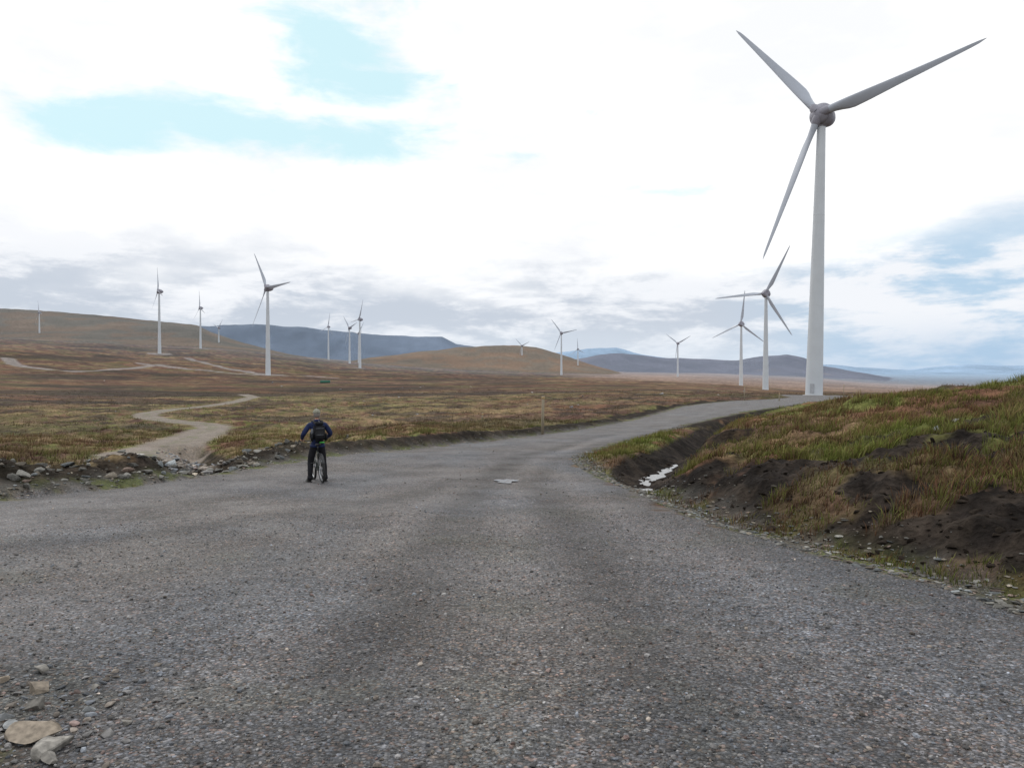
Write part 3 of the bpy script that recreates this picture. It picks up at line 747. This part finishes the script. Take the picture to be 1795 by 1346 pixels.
for sx in (-1,1):
    h.tube((sx*.31,.29,1.075),(sx*.301,.335,1.05),.043,jack,.038,14)
    h.tube((sx*.179,-.03,.16),(sx*.181,-.028,.075),.066,trou,.072,14)
    h.box((sx*.2,.055,.012),(.105,.30,.028),rubber,.012,rot=Matrix.Rotation(-sx*.12,3,'Z').to_quaternion())
    h.ball((sx*.2,.08,.05),(.052,.13,.042),shoe)
h.done('clothing_details',per)
for sx,nm in ((-1,'left_hand'),(1,'right_hand')):
    V_=[(sx*.30,.345,1.045),(sx*.292,.385,1.042),(sx*.285,.41,1.04)];E_=[(0,1),(1,2)];R_=[(.026,.02),(.036,.016),(.034,.014)]
    for q_,(ox,l) in enumerate(((-.03,.9),(-.01,1.),(.011,.96),(.031,.8))):
        bx_=sx*(.285+ox*1.15)
        i0=len(V_);V_+=[(bx_,.435,1.036),(bx_,.435+.018*l,1.018),(bx_,.437,1.018-.028*l),(bx_,.412,.985)]
        E_+=[(2,i0),(i0,i0+1),(i0+1,i0+2),(i0+2,i0+3)];R_+=[.0095,.009,.0085,.0075]
    i0=len(V_);V_+=[(sx*.255,.385,1.03),(sx*.238,.405,1.008),(sx*.24,.425,.99)];E_+=[(1,i0),(i0,i0+1),(i0+1,i0+2)];R_+=[.012,.010,.008]
    o_=skinned(nm,V_,E_,R_,0,2,per);o_.data.materials.clear();o_.data.materials.append(skin)
hd=B();hc=Vector((0,.06,1.665))
vs=hd.ball(hc,(.077,.098,.118),skin,sub=4)
for v in vs:
    l=v.co-hc
    if l.z<-.02: v.co.x*=1-.9*min(.09,-l.z-.02)*2.2
    if l.z<-.03 and l.y>0: v.co.y+=.012
    if abs(l.x)<.016 and l.y>.07 and -.045<l.z<.01: v.co.y+=.024*(1-abs(l.x)/.016)*(1-(l.z+.045)/.06*.6)
    for ex_ in (-.032,.032):
        dq=math.hypot(l.x-ex_,l.z-.0)
        if l.y>.05 and dq<.022: v.co.y-=.008*(1-dq/.022)
hd.box((0,.158,1.61),(.045,.012,.012),plain('lips',(.35,.15,.13),.5),.004)
for sx in (-1,1):
    hd.ball((sx*.032,.143,1.665),(.013,.011,.011),eye_w,sub=2);hd.ball((sx*.032,.152,1.665),(.006,.005,.006),eye_d,sub=2)
    hd.ball((sx*.079,.055,1.655),(.012,.02,.033),skin,rot=Matrix.Rotation(sx*.35,3,'Z'));hd.ball((sx*.086,.058,1.657),(.006,.011,.02),skin,sub=2)
hd.done('head',per)
hr=B();vs=hr.ball(hc+Vector((0,-.008,.008)),(.083,.100,.118),hair,sub=4)
dl=[v for v in vs if (v.co.y-hc.y>.03 and v.co.z<hc.z+.05) or v.co.z<hc.z-.075 or (v.co.y-hc.y>.085)]
bmesh.ops.delete(hr.bm,geom=dl,context='VERTS')
for v in hr.bm.verts: v.co+= (v.co-hc).normalized()*rng.normal(0,.0015)
hr.done('hair',per)
cp=B();vs=cp.ball(hc+Vector((0,-.002,.03)),(.092,.112,.105),capm,sub=4)
bmesh.ops.delete(cp.bm,geom=[v for v in vs if v.co.z<hc.z+.022],context='VERTS')
pr=[cp.bm.verts.new((.088*math.cos(a),.06+.10*math.sin(a),1.692)) for a in np.linspace(.25,math.pi-.25,14)]
po=[cp.bm.verts.new((.075*math.cos(a),.13+.115*math.sin(a),1.675+.012*abs(math.sin(a)))) for a in np.linspace(.1,math.pi-.1,14)]
for k in range(13): cp.bm.faces.new((pr[k],pr[k+1],po[k+1],po[k]))
cp._fin(pr+po,capm);cp.ball((0,.058,1.80),(.009,.009,.006),capm,sub=2)
hc_o=cp.done('cap',per);sm=hc_o.modifiers.new('t','SOLIDIFY');sm.thickness=.005
bk=B()
bk.box((0,-.235,1.235),(.31,.19,.47),pack,.07,taper=(.85,.8),seg=5)
bk.box((0,-.335,1.16),(.23,.08,.25),pack,.035,seg=4)
bk.box((0,-.24,1.455),(.25,.17,.08),pack,.035,seg=4)
for sx in (-1,1): bk.box((sx*.165,-.23,1.12),(.06,.13,.2),pack,.025)
bk.box((0,-.378,1.19),(.17,.006,.012),gry,.002);bk.box((0,-.325,1.34),(.19,.012,.014),gry,.004)
bk.tube((0,-.29,1.49),(0,-.20,1.51),.01,gry)
bk.box((.06,-.30,.995),(.14,.06,.035),grn,.015);bk.box((.15,-.18,1.02),(.03,.09,.03),grn,.01)
bk.ball((-.165,-.23,1.26),(.033,.033,.07),gry)
def strap(pts,w,m):
    for a,b_ in zip(pts[:-1],pts[1:]):
        a=Vector(a);b_=Vector(b_);d_=b_-a
        bk.box((a+b_)/2,(w,.012,d_.length+.01),m,.004,rot=d_.to_track_quat('Z','Y'),seg=1)
for sx in (-1,1): strap([(sx*.09,-.16,1.46),(sx*.105,-.06,1.515),(sx*.11,.05,1.50),(sx*.115,.125,1.38),(sx*.125,.13,1.22),(sx*.155,.04,1.08),(sx*.14,-.12,1.05)],.05,pack)
bk.done('backpack',per)

# ------------------------------------------------------------------ marker posts
wood=plain('weathered_timber',(.27,.23,.165),.85,.25,14,bump=.01);band=plain('orange_band',(.42,.28,.12),.6)
def post(u,Y_,h,name='marker_post',lean=.02,r=.05):
    x,y=at(u,Y_);z=H1(x,y);p_=B()
    p_.box((0,0,h/2-.15),(r*2,r*2,h+.3),wood,.012,seg=2);p_.box((0,0,h-.12),(r*2+.012,r*2+.012,.12),band,.006,seg=1)
    p_.box((0,0,h+.012),(r*1.6,r*1.6,.03),wood,.01,seg=1)
    o_=p_.done(name);o_.location=(x,y,z);o_.rotation_euler=(lean,lean*.6,.4);return o_
post(951,46,2.3,r=.065);post(1305,112,2.2);post(1479,150,2.4);post(845,62,.6,lean=.1);post(1366,108,1.1)
x,y=at(570,400);z=H1(x,y);cg=plain('container_green',(.03,.15,.10),.5);c_=B();c_.box((0,0,.7),(5,2.2,1.2),cg,.05,seg=1)
for k in range(15): c_.box((-2.3+k*.33,-1.12,.7),(.12,.05,1.0),cg,.01,seg=1)
for sx in (-2.3,2.3): c_.box((sx,-1.1,.06),(.2,.2,.12),blk,.01,seg=1)
c_.box((2.52,0,.7),(.04,2.0,1.05),gry,.01,seg=1)
o_=c_.done('storage_container');o_.location=(x,y,z);o_.rotation_euler=(0,0,.2)

# ------------------------------------------------------------------ sky and light
SUN_EL=math.radians(42);SUN_AZ=math.radians(-35)
w=bpy.data.worlds.new('sky');scene.world=w;w.use_nodes=True;nt=w.node_tree;nt.nodes.clear()
out=N(nt,'ShaderNodeOutputWorld');bg=N(nt,'ShaderNodeBackground');bg.inputs['Strength'].default_value=.1;nt.links.new(bg.outputs[0],out.inputs[0])
sky=N(nt,'ShaderNodeTexSky');sky.sky_type='NISHITA';sky.sun_disc=False;sky.sun_elevation=SUN_EL;sky.sun_rotation=SUN_AZ
tc=N(nt,'ShaderNodeTexCoord');sx=N(nt,'ShaderNodeSeparateXYZ');nt.links.new(tc.outputs['Generated'],sx.inputs[0])
x_,y_,z_=sx.outputs
az=math_(nt,'ARCTAN2',x_,y_);el=math_(nt,'ARCSINE',z_)
def wn(s,d,rough,vec,off=0.,dist=0.):
    n=N(nt,'ShaderNodeTexNoise');n.inputs['Scale'].default_value=s;n.inputs['Detail'].default_value=d;n.inputs['Roughness'].default_value=rough;n.inputs['Distortion'].default_value=dist
    va_=N(nt,'ShaderNodeVectorMath');va_.operation='ADD';va_.inputs[1].default_value=(off,off*.7,off*1.3);nt.links.new(vec,va_.inputs[0]);nt.links.new(va_.outputs[0],n.inputs['Vector']);return n.outputs['Fac']
cb2=N(nt,'ShaderNodeCombineXYZ');nt.links.new(az,cb2.inputs[0]);nt.links.new(math_(nt,'MULTIPLY',el,2.6),cb2.inputs[1])
AE=cb2.outputs[0]
cb3=N(nt,'ShaderNodeCombineXYZ');nt.links.new(az,cb3.inputs[0]);nt.links.new(math_(nt,'MULTIPLY',el,3.6),cb3.inputs[1])
nA=wn(7,9,.60,AE,3.1,.25);nB=wn(5,6,.55,AE,9.);nC=wn(15,8,.6,AE,21.,.1)
gap=None
for (u_,v_,hw,hh,am) in [(590,85,140,90,1.05),(650,150,105,38,1.),(520,235,215,42,1.05),(180,215,180,55,1.0),(380,220,150,50,.95),(930,275,90,14,.45),(1030,198,60,14,.5),(1150,338,90,12,.4),(770,375,50,18,.4)]:
    a0=math.atan((u_-897.5)/F);e0=math.atan((650-v_)/F*math.cos(a0))
    dx=math_(nt,'DIVIDE',math_(nt,'SUBTRACT',az,a0),hw/F);dy=math_(nt,'DIVIDE',math_(nt,'SUBTRACT',el,e0),hh/F)
    q_=math_(nt,'SQRT',math_(nt,'ADD',math_(nt,'MULTIPLY',dx,dx),math_(nt,'MULTIPLY',dy,dy)))
    g_=math_(nt,'MULTIPLY',math_(nt,'SUBTRACT',1.35,q_),am)
    gap=g_ if gap is None else math_(nt,'MAXIMUM',gap,g_)
gap=math_(nt,'ADD',math_(nt,'MAXIMUM',gap,-.3),math_(nt,'MULTIPLY',math_(nt,'SUBTRACT',nA,.5),3.2))
blue=maprange(nt,gap,.08,1.05,0,1.,True)
deck=mixc(nt,maprange(nt,nB,.35,.62,0,1,True),(9.7,9.85,10.15),(11.4,11.4,11.4))
thin=mixc(nt,.08,(6.7,9.3,9.9),sky.outputs[0])
c=mixc(nt,blue,deck,thin)
azr=maprange(nt,az,.22,.50,0,1,True)
eln=math_(nt,'SUBTRACT',math_(nt,'ADD',el,math_(nt,'MULTIPLY',math_(nt,'SUBTRACT',nB,.5),.14)),math_(nt,'MULTIPLY',azr,.035))
low=maprange(nt,eln,.08,.17,1,0,True)
greyn=maprange(nt,wn(6,11,.62,cb3.outputs[0],31.,.15),.42,.58,0,1,True)
g1=mixc(nt,azr,(5.9,6.5,7.4),(4.9,6.6,8.3))
lowc=mixc(nt,greyn,(9.1,9.35,9.8),g1)
c=mixc(nt,low,c,lowc)
hz_=maprange(nt,el,.0,.075,.9,0,True)
c=mixc(nt,math_(nt,'MULTIPLY',hz_,maprange(nt,nC,.3,.7,.6,1)),c,mixc(nt,azr,(7.3,8.1,9.0),(4.3,5.9,7.8)))
nt.links.new(c,bg.inputs['Color'])

sl=bpy.data.lights.new('sun','SUN');sl.energy=1.1;sl.angle=math.radians(14);sl.color=(1,.96,.9)
so=bpy.data.objects.new('sun',sl);COL.objects.link(so)
dirv=Vector((math.sin(SUN_AZ)*math.cos(SUN_EL),math.cos(SUN_AZ)*math.cos(SUN_EL),math.sin(SUN_EL)))
so.rotation_euler=dirv.to_track_quat('Z','Y').to_euler()

# ------------------------------------------------------------------ camera
cam=bpy.data.cameras.new('camera');cam.sensor_width=36;cam.lens=F/1795*36;cam.clip_end=100000;cam.clip_start=.05
oc=bpy.data.objects.new('camera',cam);COL.objects.link(oc);oc.location=(0,0,CZ)
oc.rotation_euler=(math.radians(90)-math.atan(23/F),0,0)
scene.camera=oc
